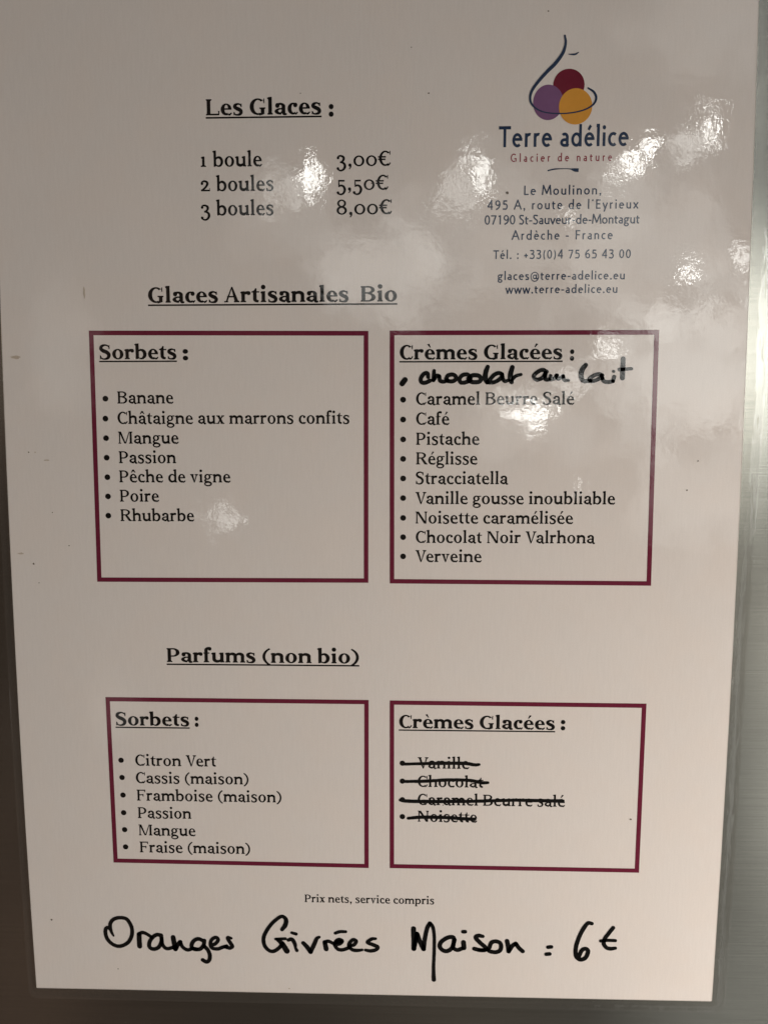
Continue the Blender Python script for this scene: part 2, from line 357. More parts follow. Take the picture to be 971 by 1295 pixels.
EXTRA_WORDS = [[[(115.54, 187.65, 1.55), (114.71, 186.58, 1.55)], [(122.07, 188.38, 1.09), (121.84, 189.45, 1.18), (120.87, 189.29, 1.18), (120.0, 188.02, 1.18), (120.24, 186.95, 1.18), (121.34, 186.84, 1.18), (122.61, 187.4, 1.18)], [(123.74, 190.12, 1.05), (123.55, 187.51, 1.14)], [(123.55, 187.51, 1.14), (124.44, 188.76, 1.14), (125.13, 188.69, 1.14)], [(125.19, 188.64, 1.14), (125.43, 187.39, 1.14), (126.4, 187.1, 1.14), (127.54, 187.5, 1.14)], [(127.2, 187.73, 1.18), (127.53, 188.75, 1.18), (128.91, 189.09, 1.18), (129.83, 188.52, 1.18), (129.72, 187.61, 1.18), (128.7, 187.16, 1.18), (127.43, 187.39, 1.18), (127.13, 187.96, 1.18)], [(133.73, 188.39, 1.18), (133.03, 189.12, 1.18), (131.66, 188.85, 1.18), (130.87, 187.83, 1.18), (131.22, 186.92, 1.18), (132.37, 186.85, 1.18), (133.97, 187.49, 1.18)], [(133.83, 187.71, 1.23), (134.27, 188.73, 1.23), (135.87, 188.84, 1.23), (136.8, 188.27, 1.23), (136.69, 187.25, 1.23), (135.44, 186.91, 1.23), (133.83, 187.15, 1.23), (133.36, 187.94, 1.23)], [(138.77, 191.21, 1.18), (138.26, 189.74, 1.41), (138.13, 187.93, 1.41), (138.65, 186.91, 1.28)], [(138.65, 186.91, 1.18), (140.48, 186.9, 1.18), (142.07, 187.69, 1.18), (142.85, 188.82, 1.18), (142.04, 189.46, 1.18), (140.68, 189.01, 1.18), (139.44, 187.7, 1.18), (139.22, 186.9, 1.18)], [(142.84, 189.16, 1.09), (143.09, 187.8, 1.09), (143.67, 187.19, 1.09), (144.7, 187.5, 0.86)], [(145.67, 191.08, 1.28), (145.24, 189.49, 1.46), (145.15, 187.91, 1.46), (145.51, 186.96, 1.28)], [(145.5, 187.46, 1.0), (146.62, 188.59, 1.0), (148.1, 189.03, 0.91)]], [[(155.25, 189.8, 1.16), (154.05, 190.32, 1.16), (152.36, 189.47, 1.16), (151.69, 188.46, 1.16), (152.5, 187.61, 1.16), (154.09, 188.11, 1.16), (155.09, 189.64, 1.16)], [(154.99, 189.47, 1.13), (154.89, 187.77, 1.13), (155.98, 187.6, 1.13)], [(156.37, 188.62, 1.09), (156.39, 187.7, 1.09), (157.41, 187.93, 1.09), (158.18, 188.78, 1.09)], [(158.01, 188.78, 1.09), (158.37, 187.83, 1.09), (159.11, 188.1, 1.09), (159.89, 188.5, 1.09)], [(159.89, 188.61, 1.09), (160.26, 187.49, 1.09), (161.45, 187.41, 0.82)]], [[(166.11, 191.63, 1.23), (165.13, 190.28, 1.44), (164.9, 188.59, 1.44), (165.55, 187.23, 1.23), (167.59, 187.23, 1.09)], [(170.81, 187.9, 1.13), (170.27, 189.02, 1.13), (168.57, 188.75, 1.13), (167.17, 187.67, 1.13), (167.94, 187.13, 1.13), (169.79, 187.73, 1.13), (170.79, 188.75, 1.13)], [(170.55, 188.75, 1.13), (171.17, 187.22, 1.13), (172.37, 186.88, 1.13), (173.79, 187.11, 1.13)], [(174.1, 188.33, 1.16), (173.79, 187.21, 1.16)], [(173.85, 189.82, 0.82), (173.98, 189.82, 0.82)], [(176.45, 193.28, 1.37), (176.42, 187.99, 1.37)], [(175.5, 190.35, 1.09), (178.88, 190.55, 0.89)]]]
STRIKES = [[(115.4, 74.42, 0.91), (124.57, 74.75, 1.03), (133.29, 74.86, 1.09), (136.48, 74.45, 1.03), (137.79, 74.58, 0.86)], [(115.85, 69.01, 0.97), (121.69, 69.18, 1.03), (128.1, 69.63, 1.03), (134.8, 69.63, 1.03), (138.58, 68.95, 1.09), (140.47, 68.97, 0.86)], [(114.4, 63.17, 0.97), (116.45, 62.89, 1.09), (124.65, 62.86, 1.09), (136.32, 63.11, 1.03), (147.96, 63.58, 0.97), (154.64, 63.59, 1.09), (162.75, 63.55, 1.09)], [(116.76, 57.48, 0.91), (121.16, 57.89, 1.09), (128.78, 57.85, 1.09), (133.46, 57.55, 1.09), (136.68, 57.47, 1.03)]]
SWOOSH = [(158.19, 278.9, 0.51), (158.47, 277.08, 0.66), (157.81, 274.58, 0.86), (155.84, 271.86, 0.96), (153.48, 269.6, 0.91), (150.65, 266.42, 0.81), (149.37, 264.13, 0.69), (149.41, 262.05, 0.56), (150.77, 260.41, 0.41), (153.22, 259.33, 0.33), (156.85, 258.94, 0.33), (160.72, 259.13, 0.36), (164.08, 259.9, 0.41), (166.21, 261.14, 0.51), (167.01, 262.75, 0.61), (166.36, 264.37, 0.56), (164.77, 265.43, 0.41)]
LEAF = [(159.26, 274.15, 0.16), (160.34, 274.09, 0.41), (161.18, 274.14, 0.46), (162.01, 274.63, 0.21)]
SCOOPS = [(159.57, 266.3, 4.23, 4.18), (154.13, 261.87, 4.08, 4.59), (161.52, 260.74, 4.49, 4.69)]
FLOURISH = [(154.35, 244.08, 0.33), (156.11, 244.45, 0.38), (158.1, 244.56, 0.24), (160.34, 244.49, 0.28), (161.65, 244.22, 0.88), (162.76, 244.13, 0.97)]
SPECKS = [(121.79, 264.65, 0.36), (6.51, 134.46, 0.42), (7.88, 128.79, 0.25), (6.72, 167.19, 0.33), (12.87, 149.69, 0.25), (6.73, 22.9, 0.45), (182.93, 58.15, 0.39), (143.43, 238.33, 0.61), (153.66, 285.21, 0.28), (195.53, 156.46, 0.33), (127.15, 61.8, 0.28), (198.29, 164.76, 0.31), (17.35, 139.9, 0.28), (106.23, 241.2, 0.25), (26.92, 7.05, 0.25), (117.02, 276.52, 0.22), (86.81, 265.11, 0.22)]
SMUDGES = [(4.17, 194.28, 1.78, 0.58), (2.88, 137.5, 1.11, 0.36), (24.85, 212.28, 0.31, 2.0), (8.58, 167.19, 0.36, 0.22), (11.95, 164.9, 1.11, 0.27), (80.18, 1.61, 0.36, 0.27)]


# ---------------------------------------------------------------- lettering: a serif and a sans built from pen strokes
def arc(ox0, oy0, ox1, oy1, a0, a1, sl, sr, tb, tt, n=None):
    """part of an oval ring given by its outer box and its weight left, right, bottom and top"""
    n = n or max(6, int(abs(a1 - a0) / 11))
    cx, cy, rx, ry = (ox0 + ox1) / 2, (oy0 + oy1) / 2, (ox1 - ox0) / 2, (oy1 - oy0) / 2
    ix0, ix1, iy0, iy1 = ox0 + sl, ox1 - sr, oy0 + tb, oy1 - tt
    jx, jy, kx, ky = (ix0 + ix1) / 2, (iy0 + iy1) / 2, (ix1 - ix0) / 2, (iy1 - iy0) / 2
    out = []
    prev = None
    for i in range(n + 1):
        a = R(a0 + (a1 - a0) * i / n)
        q = ((cx + rx * math.cos(a), cy + ry * math.sin(a)), (jx + kx * math.cos(a), jy + ky * math.sin(a)))
        if prev:
            out.append([prev[0], q[0], q[1], prev[1]])
        prev = q
    return out


def rect(x0, y0, x1, y1):
    return [[(x0, y0), (x1, y0), (x1, y1), (x0, y1)]]


def disc(cx, cy, r, ry=None, n=18):
    ry = ry or r
    return [[(cx + r * math.cos(2 * math.pi * i / n), cy + ry * math.sin(2 * math.pi * i / n)) for i in range(n)]]


def spline(pts, sub=7):
    """Catmull-Rom through (x, y, w)"""
    if len(pts) < 3:
        return [tuple(p) for p in pts]
    P = [tuple(2 * a - b for a, b in zip(pts[0], pts[1]))] + list(pts) + [tuple(2 * a - b for a, b in zip(pts[-1], pts[-2]))]
    out = []
    for i in range(1, len(P) - 2):
        p0, p1, p2, p3 = P[i - 1:i + 3]
        for k in range(sub):
            t = k / sub
            out.append(tuple(0.5 * ((2 * b) + (c - a) * t + (2 * a - 5 * b + 4 * c - d) * t * t + (3 * b - a - 3 * c + d) * t ** 3)
                             for a, b, c, d in zip(p0, p1, p2, p3)))
    out.append(tuple(pts[-1]))
    return out


def stroke(pts, caps=False, sub=7, wob=0.0):
    c = spline(pts, sub)
    quads = []
    prev = None
    for i, p in enumerate(c):
        a = c[max(0, i - 1)]
        b = c[min(len(c) - 1, i + 1)]
        tx, ty = b[0] - a[0], b[1] - a[1]
        l = math.hypot(tx, ty) or 1e-9
        nx, ny = -ty / l, tx / l
        h = max(p[2], 1e-4) / 2
        h1 = h * (1 + wob * rnd.uniform(-1, 1))
        h2 = h * (1 + wob * rnd.uniform(-1, 1))
        q = ((p[0] + nx * h1, p[1] + ny * h1), (p[0] - nx * h2, p[1] - ny * h2))
        if prev:
            quads.append([prev[1], q[1], q[0], prev[0]])
        prev = q
    if caps:
        quads += disc(c[0][0], c[0][1], c[0][2] / 2, n=14) + disc(c[-1][0], c[-1][1], c[-1][2] / 2, n=14)
        for p in c[1:-1:2]:
            quads += disc(p[0], p[1], p[2] * 0.497, n=12)
    return quads


WID = {' ': 241, 'a': 504, 'b': 560, 'c': 454, 'd': 575, 'e': 484, 'f': 325, 'g': 510, 'h': 582, 'i': 293, 'l': 287, 'm': 880, 'n': 591,
       'o': 539, 'p': 571, 'r': 410, 's': 432, 't': 346, 'u': 576, 'v': 497, 'x': 504, 'A': 671, 'B': 654, 'C': 642, 'F': 599, 'G': 726,
       'L': 602, 'M': 927, 'N': 767, 'P': 610, 'R': 702, 'S': 561, 'V': 666, '0': 614, '1': 429, '2': 559, '3': 552, '5': 528, '8': 596,
       ',': 270, '.': 270, ':': 312, '(': 375, ')': 375, '-': 374, '\u20ac': 644}
WIDB = dict(WID)
WIDB.update({' ': 254, 'a': 596, 'b': 645, 'c': 520, 'e': 573, 'f': 390, 'i': 350, 'l': 344, 'm': 1010, 'n': 692, 'o': 640, 'r': 520,
             's': 513, 't': 400, 'u': 678, 'A': 757, 'B': 757, 'C': 720, 'G': 810, 'L': 680, 'P': 700, 'S': 650, ':': 340, '(': 450, ')': 450})
REG = dict(S=120, T=69, h=56, e=46, X=486, C=698, A=762, D=-219, W=WID, b=22)
BOLD = dict(S=167, T=68, h=60, e=42, X=498, C=704, A=768, D=-219, W=WIDB, b=22)


def serif_glyph(ch, f):
    S, T, h, e, X, C, A, D, bk = f['S'], f['T'], f['h'], f['e'], f['X'], f['C'], f['A'], f['D'], f['b']
    acc = {'\u00e9': ('e', 'acute'), '\u00e8': ('e', 'grave'), '\u00ea': ('e', 'circ'), '\u00e2': ('a', 'circ')}
    if ch in acc:
        base, kind = acc[ch]
        w, g = serif_glyph(base, f)
        c = w / 2 + 8
        if kind == 'acute':
            g = g + [[(c - 45, X + 75), (c - 5, X + 75), (c + 110 + S * .2, X + 235), (c + 30, X + 265)]]
        elif kind == 'grave':
            g = g + [[(c + 45, X + 75), (c - 30, X + 265), (c - 110 - S * .2, X + 235), (c + 5, X + 75)]]
        else:
            g = g + [[(c - 135, X + 80), (c - 90, X + 80), (c + 5, X + 165), (c + 5, X + 260), (c - 40, X + 260)],
                     [(c + 135, X + 80), (c + 45, X + 260), (c - 5, X + 260), (c - 5, X + 165), (c + 90, X + 80)]]
        return w, g
    w = f['W'][ch]
    g = []

    def foot(x, l=e, r=e):
        return [[(x - l, 0), (x + S + r, 0), (x + S + r, h * .85), (x + S, h + bk), (x, h + bk), (x - l, h * .85)]]

    def headS(x, y, l=e, r=e, s=S):
        return [[(x - l, y), (x - l, y - h * .85), (x, y - h - bk), (x + s, y - h - bk), (x + s + r, y - h * .85), (x + s + r, y)]]

    def flag(x, y):
        return [[(x - e - 6, y - 28), (x - e - 6, y - 28 - h * .8), (x + 2, y - h - 55), (x + S, y - 90), (x + S, y + 4), (x + S * .7, y + 4)]]

    def stem(x, y0, y1, s=S):
        return rect(x, y0, x + s, y1)

    x0 = e + 22
    o = 12
    if ch == ' ':
        pass
    elif ch in 'nhm':
        top = A if ch == 'h' else X
        n2 = 2 if ch == 'm' else 1
        g += stem(x0, 0, top) + flag(x0, top) + foot(x0, e, e * .8)
        last = w - 20 - e - S
        step = (last - x0) / n2
        for k in range(n2):
            xl, xr = x0 + step * k, x0 + step * (k + 1)
            bx0 = xl + S * .55
            g += arc(bx0, X - 330, xr + S, X + o, 0, 160, T, S, T, T * 1.75 + S * .12)
            g += stem(xr, 0, X - 159) + foot(xr, e * .8, e)
    elif ch == 'u':
        xr = w - 20 - e - S
        g += stem(x0, 165, X) + flag(x0, X) + stem(xr, 0, X) + flag(xr, X)
        g += arc(x0, -o, xr + S * .45, 330, 180, 340, S, T, T * 1.75 + S * .12, T)
        g += [[(xr, 0), (xr + S + e, 0), (xr + S + e, h * .85), (xr + S, h + bk), (xr, h + bk)]]
    elif ch == 'r':
        g += stem(x0, 0, X) + flag(x0, X) + foot(x0, e, e * 1.2)
        g += arc(x0 + S * .55, X - 300, w + 70, X + o, 62, 160, T, T, T, T * 1.6 + S * .15)
        g += disc(w - 25 - S * .52, X - S * .5, S * .56)
    elif ch == 'i':
        x = (w - S) / 2
        g += stem(x, 0, X) + flag(x, X) + foot(x) + disc(x + S * .48, X + 190, S * .62 + 4)
    elif ch == 'l':
        x = (w - S) / 2
        g += stem(x, 0, A) + flag(x, A) + foot(x)
    elif ch == 'a':
        xs = w - 68 - S
        g += arc(62, X - 290, xs + S, X + o, 0, 158, S, S, T, T * 1.2 + S * .08)
        g += disc(62 + S * .60, X - 105, S * .60, S * .64)
        g += stem(xs, 60, X - 139)
        g += stroke([(xs + S * .5, 90, S), (xs + S * .62, 38, S * .85), (xs + S * .95, 14, T * 1.5), (w - 4, 22, T)], sub=5)
        bw = xs + S * .5
        g += arc(34, -o, bw + 190, 288, 95, 262, S, S, T * 1.5, T)
        cx = (34 + bw + 190) / 2
        g += [[(cx - 15, 288), (cx - 15, 288 - T), (xs + 4, 272 - T), (xs + 4, 272 + T * .2)]]
        g += [[(cx - 40, -o + 2), (cx - 10, -o), (xs + 6, 62), (xs + 6, 62 + T * 1.5), (cx - 30, -o + T * 1.5)]]
    elif ch == 'b':
        x = e + 14
        g += stem(x, 20, A) + flag(x, A)
        g += arc(x + S * .25, -o, w - 34, X + o, -155, 155, T, S * 1.08, T * 1.15, T * 1.6)
        g += [[(x, 0), (x + S * .5, 0), (x + S, 40), (x + S, 80), (x, 80)]]
    elif ch == 'd':
        x = w - e - 18 - S
        g += stem(x, 0, A) + flag(x, A)
        g += [[(x + S * .4, 0), (x + S + e, 0), (x + S + e, h * .85), (x + S, h + bk), (x + S * .4, h + bk)]]
        g += arc(36, -o, x + S * .75, X + o, 25, 335, S * 1.08, T, T * 1.6, T * 1.15)
    elif ch == 'p':
        g += stem(x0, D, X) + flag(x0, X)
        g += [[(p[0], p[1] + D) for p in foot(x0)[0]]]
        g += arc(x0 + S * .25, -o, w - 34, X + o, -155, 155, T, S * 1.08, T * 1.15, T * 1.6)
    elif ch == 'q':
        pass
    elif ch == 'o':
        g += arc(36, -o, w - 36, X + o, 0, 360, S * 1.06, S * 1.06, T * .95, T * .95, 36)
    elif ch == 'c':
        g += arc(36, -o, w + 14, X + o, 52, 308, S * 1.06, S * .8, T * 1.35, T)
        g += disc(w - 30 - S * .58, X - 92, S * .58, S * .62)
        g += stroke([(w - 130, 18, T * 1.5), (w - 70, 48, T * 1.1), (w - 20, 100, T * .7)], sub=4)
    elif ch == 'e':
        g += arc(36, -o, w - 30, X + o, 2, 300, S * 1.06, S * .98, T * 1.45, T * .95)
        g += rect(36 + S * .6, 236, w - 30 - 4, 236 + T)
        g += stroke([(w - 175, 18, T * 1.5), (w - 95, 42, T * 1.15), (w - 32, 105, T * .7)], sub=4)
    elif ch == 'f':
        x = x0 + 4
        g += stem(x, 0, A - 150) + foot(x, e, e * 1.4) + rect(x - e, X - h, x + S + e + 40, X)
        g += arc(x, A - 310, w + 120, A + o, 62, 180, S, T, T, T * 1.2)
        g += disc(w + 24 - S * .5, A - S * .52, S * .55)
    elif ch == 'g':
        cx1 = w - 92
        g += arc(46, 158, cx1, X + o, 0, 360, S * .92, S * .92, T, T, 30)
        g += [[(cx1 - 110, X - 14), (cx1 - 60, X - 60), (w - 8, X - 62), (w - 8, X), (cx1 - 40, X)]]
        g += stroke([(150, 180, T * 1.3), (95, 130, T * 1.6), (92, 80, S * .75), (150, 48, S * .8), (300, 40, S * .9)], sub=5)
        g += arc(28, D - 8, w - 22, 78, 0, 360, S * .72, S * .85, T * 1.1, T * 1.5, 30)
    elif ch == 's':
        k = w / 432
        t = S / 88
        g += stroke([(x * k, y, q) for x, y, q in [(352, 372, T), (325, 440, T * 1.05), (225, X - 8 - T * .1, T * 1.2), (118, 432, S * .8), (98, 352, S * .96), (185, 283, S * 1.02),
                    (290, 226, S * 1.04), (342, 140, S * .98), (305, 45, S * .78), (205, 10, T * 1.2), (105, 28, T * 1.05), (68, 108, T)]], sub=6)
        g += [[(k * 335, 345), (k * 372, 345), (k * 372, X - 2), (k * 340, X - 2)], [(k * 45, 0), (k * 78, 0), (k * 84, 135), (k * 48, 135)]]
    elif ch == 't':
        x = 92
        g += stem(x, 130, X) + rect(22, X - h, w - 12, X)
        g += [[(x, X - 6), (x + S, X - 6), (x + S, X + 140), (x + S * .62, X + 140), (x + S * .3, X + 50), (x - 40, X)]]
        g += arc(x, -o, w + 70, 290, 180, 290, S, T, T * 1.6, T)
    elif ch == 'v':
        g += [[(52, X - 10), (w / 2 - 22, -8), (w / 2 + 30, -8), (w / 2 + 34, 60), (52 + S * 1.12, X - 10)]]
        g += [[(w / 2 - 4, -8), (w / 2 + 26, -8), (w - 62, X - 10), (w - 62 - T * 1.15, X - 10)]]
        g += headS(62, X, e, e * .9) + headS(w - 62 - T * 1.4, X, e * 1.2, e * .9, T * 1.4)
    elif ch == 'x':
        g += [[(62, X - 8), (w - 60 - S * 1.25, 8), (w - 55, 8), (62 + S * 1.25, X - 8)]]
        g += [[(64, 8), (64 + T * 1.2, 8), (w - 72, X - 8), (w - 72 - T * 1.2, X - 8)]]
        g += headS(66, X, e, e * .8) + headS(w - 70 - T, X, e * 1.3, e, T) + foot(w - 70 - S, e, e) + rect(14, 0, 64 + T + e * 1.3, h)
    elif ch == 'A':
        a = w / 2
        g += [[(70, 10), (70 + T * 1.3, 10), (a + 20, C - 20), (a + 20, C + 4), (a - 24, C + 4)]]
        g += [[(w - 66 - S * 1.12, 10), (w - 62, 10), (a + 32, C + 4), (a - 24, C + 4), (a - 24, C - 70)]]
        g += rect(150, 225, w - 175, 225 + T) + rect(8, 0, 70 + T + e * 1.4, h) + foot(w - 72 - S, e * 1.2, e)
    elif ch in 'BPRF':
        x = e + 34
        g += stem(x, 0, C) + foot(x, e, e * .5 if ch == 'B' else e * 1.3) + headS(x, C, e, e * .3)
        if ch == 'F':
            g += rect(x, C - T, w - 40, C) + [[(w - 40 - T * .9, C - 150), (w - 40, C - 150), (w - 40, C), (w - 70, C)]]
            g += rect(x, 335, w - 150, 335 + T) + rect(w - 150 - T * .8, 265, w - 150, 430)
        elif ch == 'P':
            g += arc(x - 40, 270, w - 34, C, -90, 90, S, S * 1.1, T, T) + rect(x, C - T, w * .5, C) + rect(x, 270, w * .5, 270 + T)
        elif ch == 'B':
            g += arc(x, 360, w - 75, C, -90, 90, S, S * 1.02, T, T) + rect(x, C - T, w * .5, C) + rect(x, 358, w * .5, 358 + T)
            g += arc(x - 20, 0, w - 34, 398, -90, 90, S, S * 1.12, T, T) + rect(x, 0, w * .5, T) + rect(x, 358, w * .5, 398)
        else:
            g += arc(x - 30, 335, w - 95, C, -90, 90, S, S * 1.08, T, T) + rect(x, C - T, w * .45, C) + rect(x, 335, w * .45, 335 + T)
            g += [[(w * .42, 345), (w * .42 + S * 1.2, 352), (w - 40, h), (w - 40 - S * 1.15, 0)]] + rect(w - 130, 0, w - 4, h)
    elif ch == 'C':
        g += arc(40, -o, w + 12, C + o, 48, 308, S * 1.15, S, T * 1.2, T * 1.1)
        g += [[(w - 78, C - 205), (w - 40, C - 205), (w - 40, C + 4), (w - 66, C + 4), (w - 100, C - 80)]]
        g += stroke([(w - 185, 22, T * 1.3), (w - 100, 62, T), (w - 36, 160, T * .8)], sub=4)
    elif ch == 'G':
        g += arc(40, -o, w - 30, C + o, 48, 292, S * 1.15, S, T * 1.2, T * 1.1)
        g += [[(w - 128, C - 205), (w - 90, C - 205), (w - 90, C + 4), (w - 116, C + 4), (w - 150, C - 80)]]
        x = w - 92 - S
        g += stem(x, 40, 300) + headS(x, 318, e * 1.6, e * 1.1) + stroke([(w * .58, 8, T * 1.3), (x + 10, 35, T * 1.6), (x + S, 70, T)], sub=4)
    elif ch == 'L':
        x = e + 34
        g += stem(x, 0, C) + foot(x, e, e) + headS(x, C, e, e * 1.4) + rect(x, 0, w - 30, T * 1.1)
        g += [[(w - 62, 0), (w - 30, 0), (w - 22, 190), (w - 22 - T, 190)]]
    elif ch == 'M':
        xr = w - 40 - e - S
        xl = e + 52
        g += rect(xl, 0, xl + T, C) + rect(xl - e, 0, xl + T + e, h) + stem(xr, 0, C) + foot(xr) + headS(xr, C, 0, e)
        m_ = w / 2 - 14
        g += [[(xl - 4, C), (m_ - S * .42, 10), (m_ + S * .32, 10), (xl + S * 1.05, C)]] + rect(xl - e, C - h, xl + S, C)
        g += [[(m_ - 12, 10), (m_ + T * .75, 10), (xr + 10, C), (xr - T * .55, C)]]
    elif ch == 'N':
        xl = e + 46
        xr = w - e - 46 - T
        g += rect(xl, 0, xl + T, C) + rect(xl - e, 0, xl + T + e, h) + rect(xr, 0, xr + T, C) + headS(xr, C, e * 1.1, e, T)
        g += [[(xl - 4, C), (xr - S * .5, -6), (xr + T, -6), (xr + T, 30), (xl + S * 1.2, C)]] + rect(xl - e, C - h, xl + S, C)
    elif ch == 'S':
        k = w / 561
        g += stroke([(x * k, y, q) for x, y, q in [(470, 560, T), (430, 640, T * 1.05), (300, C - 8, T * 1.2), (150, 645, S * .85), (105, 530, S * 1.02), (190, 425, S * 1.12),
                    (350, 345, S * 1.14), (445, 225, S * 1.1), (405, 75, S * .9), (265, 10, T * 1.2), (125, 45, T * 1.05), (78, 160, T)]], sub=6)
        g += [[(k * 445, 500), (k * 485, 500), (k * 485, C), (k * 455, C)], [(k * 48, 0), (k * 82, 0), (k * 95, 195), (k * 55, 195)]]
    elif ch == 'V':
        g += [[(62, C - 10), (w / 2 - 26, -8), (w / 2 + 34, -8), (w / 2 + 34, 70), (62 + S * 1.18, C - 10)]]
        g += [[(w / 2 - 6, -8), (w / 2 + 30, -8), (w - 72, C - 10), (w - 72 - T * 1.15, C - 10)]]
        g += headS(72, C, e * 1.1, e) + headS(w - 72 - T * 1.4, C, e * 1.3, e, T * 1.4)
    elif ch == '0':
        g += arc(40, -o, w - 40, X + o, 0, 360, S * .92, S * .92, T, T, 36)
    elif ch == '1':
        x = (w - S) / 2 + 6
        g += stem(x, 0, X) + flag(x, X) + foot(x, e * 1.5, e * 1.5)
    elif ch == '2':
        g += disc(110, 360, S * .55) + stroke([(82, 375, T), (120, 440, T * 1.2), (235, X - 8, T * 1.4), (355, 430, S * .9), (370, 330, S), (290, 200, S * .8), (160, 85, T * 1.3), (80, 38, T * 1.3)])
        g += rect(55, 0, 490, 76) + rect(470, 0, 500, 150)
    elif ch == '3':
        y = -200
        g += disc(110, y + 590, S * .55) + stroke([(85, y + 600, T), (130, y + 665, T), (235, y + 684, T * 1.3), (360, y + 635, S * .9), (385, y + 545, S), (330, y + 440, S * .8), (215, y + 385, T)])
        g += stroke([(200, y + 385, T), (330, y + 370, T * 1.5), (430, y + 280, S * .95), (435, y + 150, S * 1.05), (345, y + 30, S * .8), (210, y - 2, T * 1.2), (85, y + 70, T * 1.2)])
        g += disc(100, y + 95, S * .55)
    elif ch == '5':
        y = -200
        g += [[(120, y + 350), (120 + T, y + 350), (165, y + 676), (118, y + 676)]] + rect(118, y + 600, 425, y + 680)
        g += stroke([(130, y + 365, T), (240, y + 418, T * 1.3), (370, y + 375, S * .9), (435, y + 220, S * 1.06), (360, y + 50, S * .85), (220, y - 2, T * 1.2), (85, y + 55, T * 1.2)])
        g += disc(98, y + 82, S * .55)
    elif ch == '8':
        g += arc(80, 345, w - 85, C + o, 0, 360, S * .82, S * .82, T, T, 30) + arc(46, -o, w - 46, 400, 0, 360, S * .95, S * .95, T, T * 1.3, 32)
    elif ch == ',':
        g += disc(w / 2 + 4, 50, S * .66) + stroke([(w / 2 + 38, 45, S * .7), (w / 2 + 36, -40, S * .5), (w / 2 - 35, -135, T * .7)])
    elif ch == '.':
        g += disc(w / 2, 50, S * .66)
    elif ch == ':':
        g += disc(w / 2, 58, S * .66 + 6) + disc(w / 2, 385, S * .66 + 6)
    elif ch == '(':
        g += arc(58, -190, 58 + 2 * (w - 110) / .53, A + 30, 118, 242, S * .85, S, T, T)
    elif ch == ')':
        g += arc(w - 58 - 2 * (w - 110) / .53, -190, w - 58, A + 30, -62, 62, S, S * .85, T, T)
    elif ch == '\u20ac':
        g += arc(70, -o, w + 20, C + o, 48, 308, S * 1.05, S, T * 1.2, T * 1.1)
        g += [[(w - 70, C - 180), (w - 32, C - 180), (w - 32, C + 4), (w - 58, C + 4), (w - 92, C - 80)]]
        g += stroke([(w - 170, 22, T * 1.3), (w - 90, 62, T), (w - 32, 150, T * .8)], sub=4)
        g += rect(14, 385, 400, 385 + T) + rect(14, 270, 375, 270 + T)
    return w, g


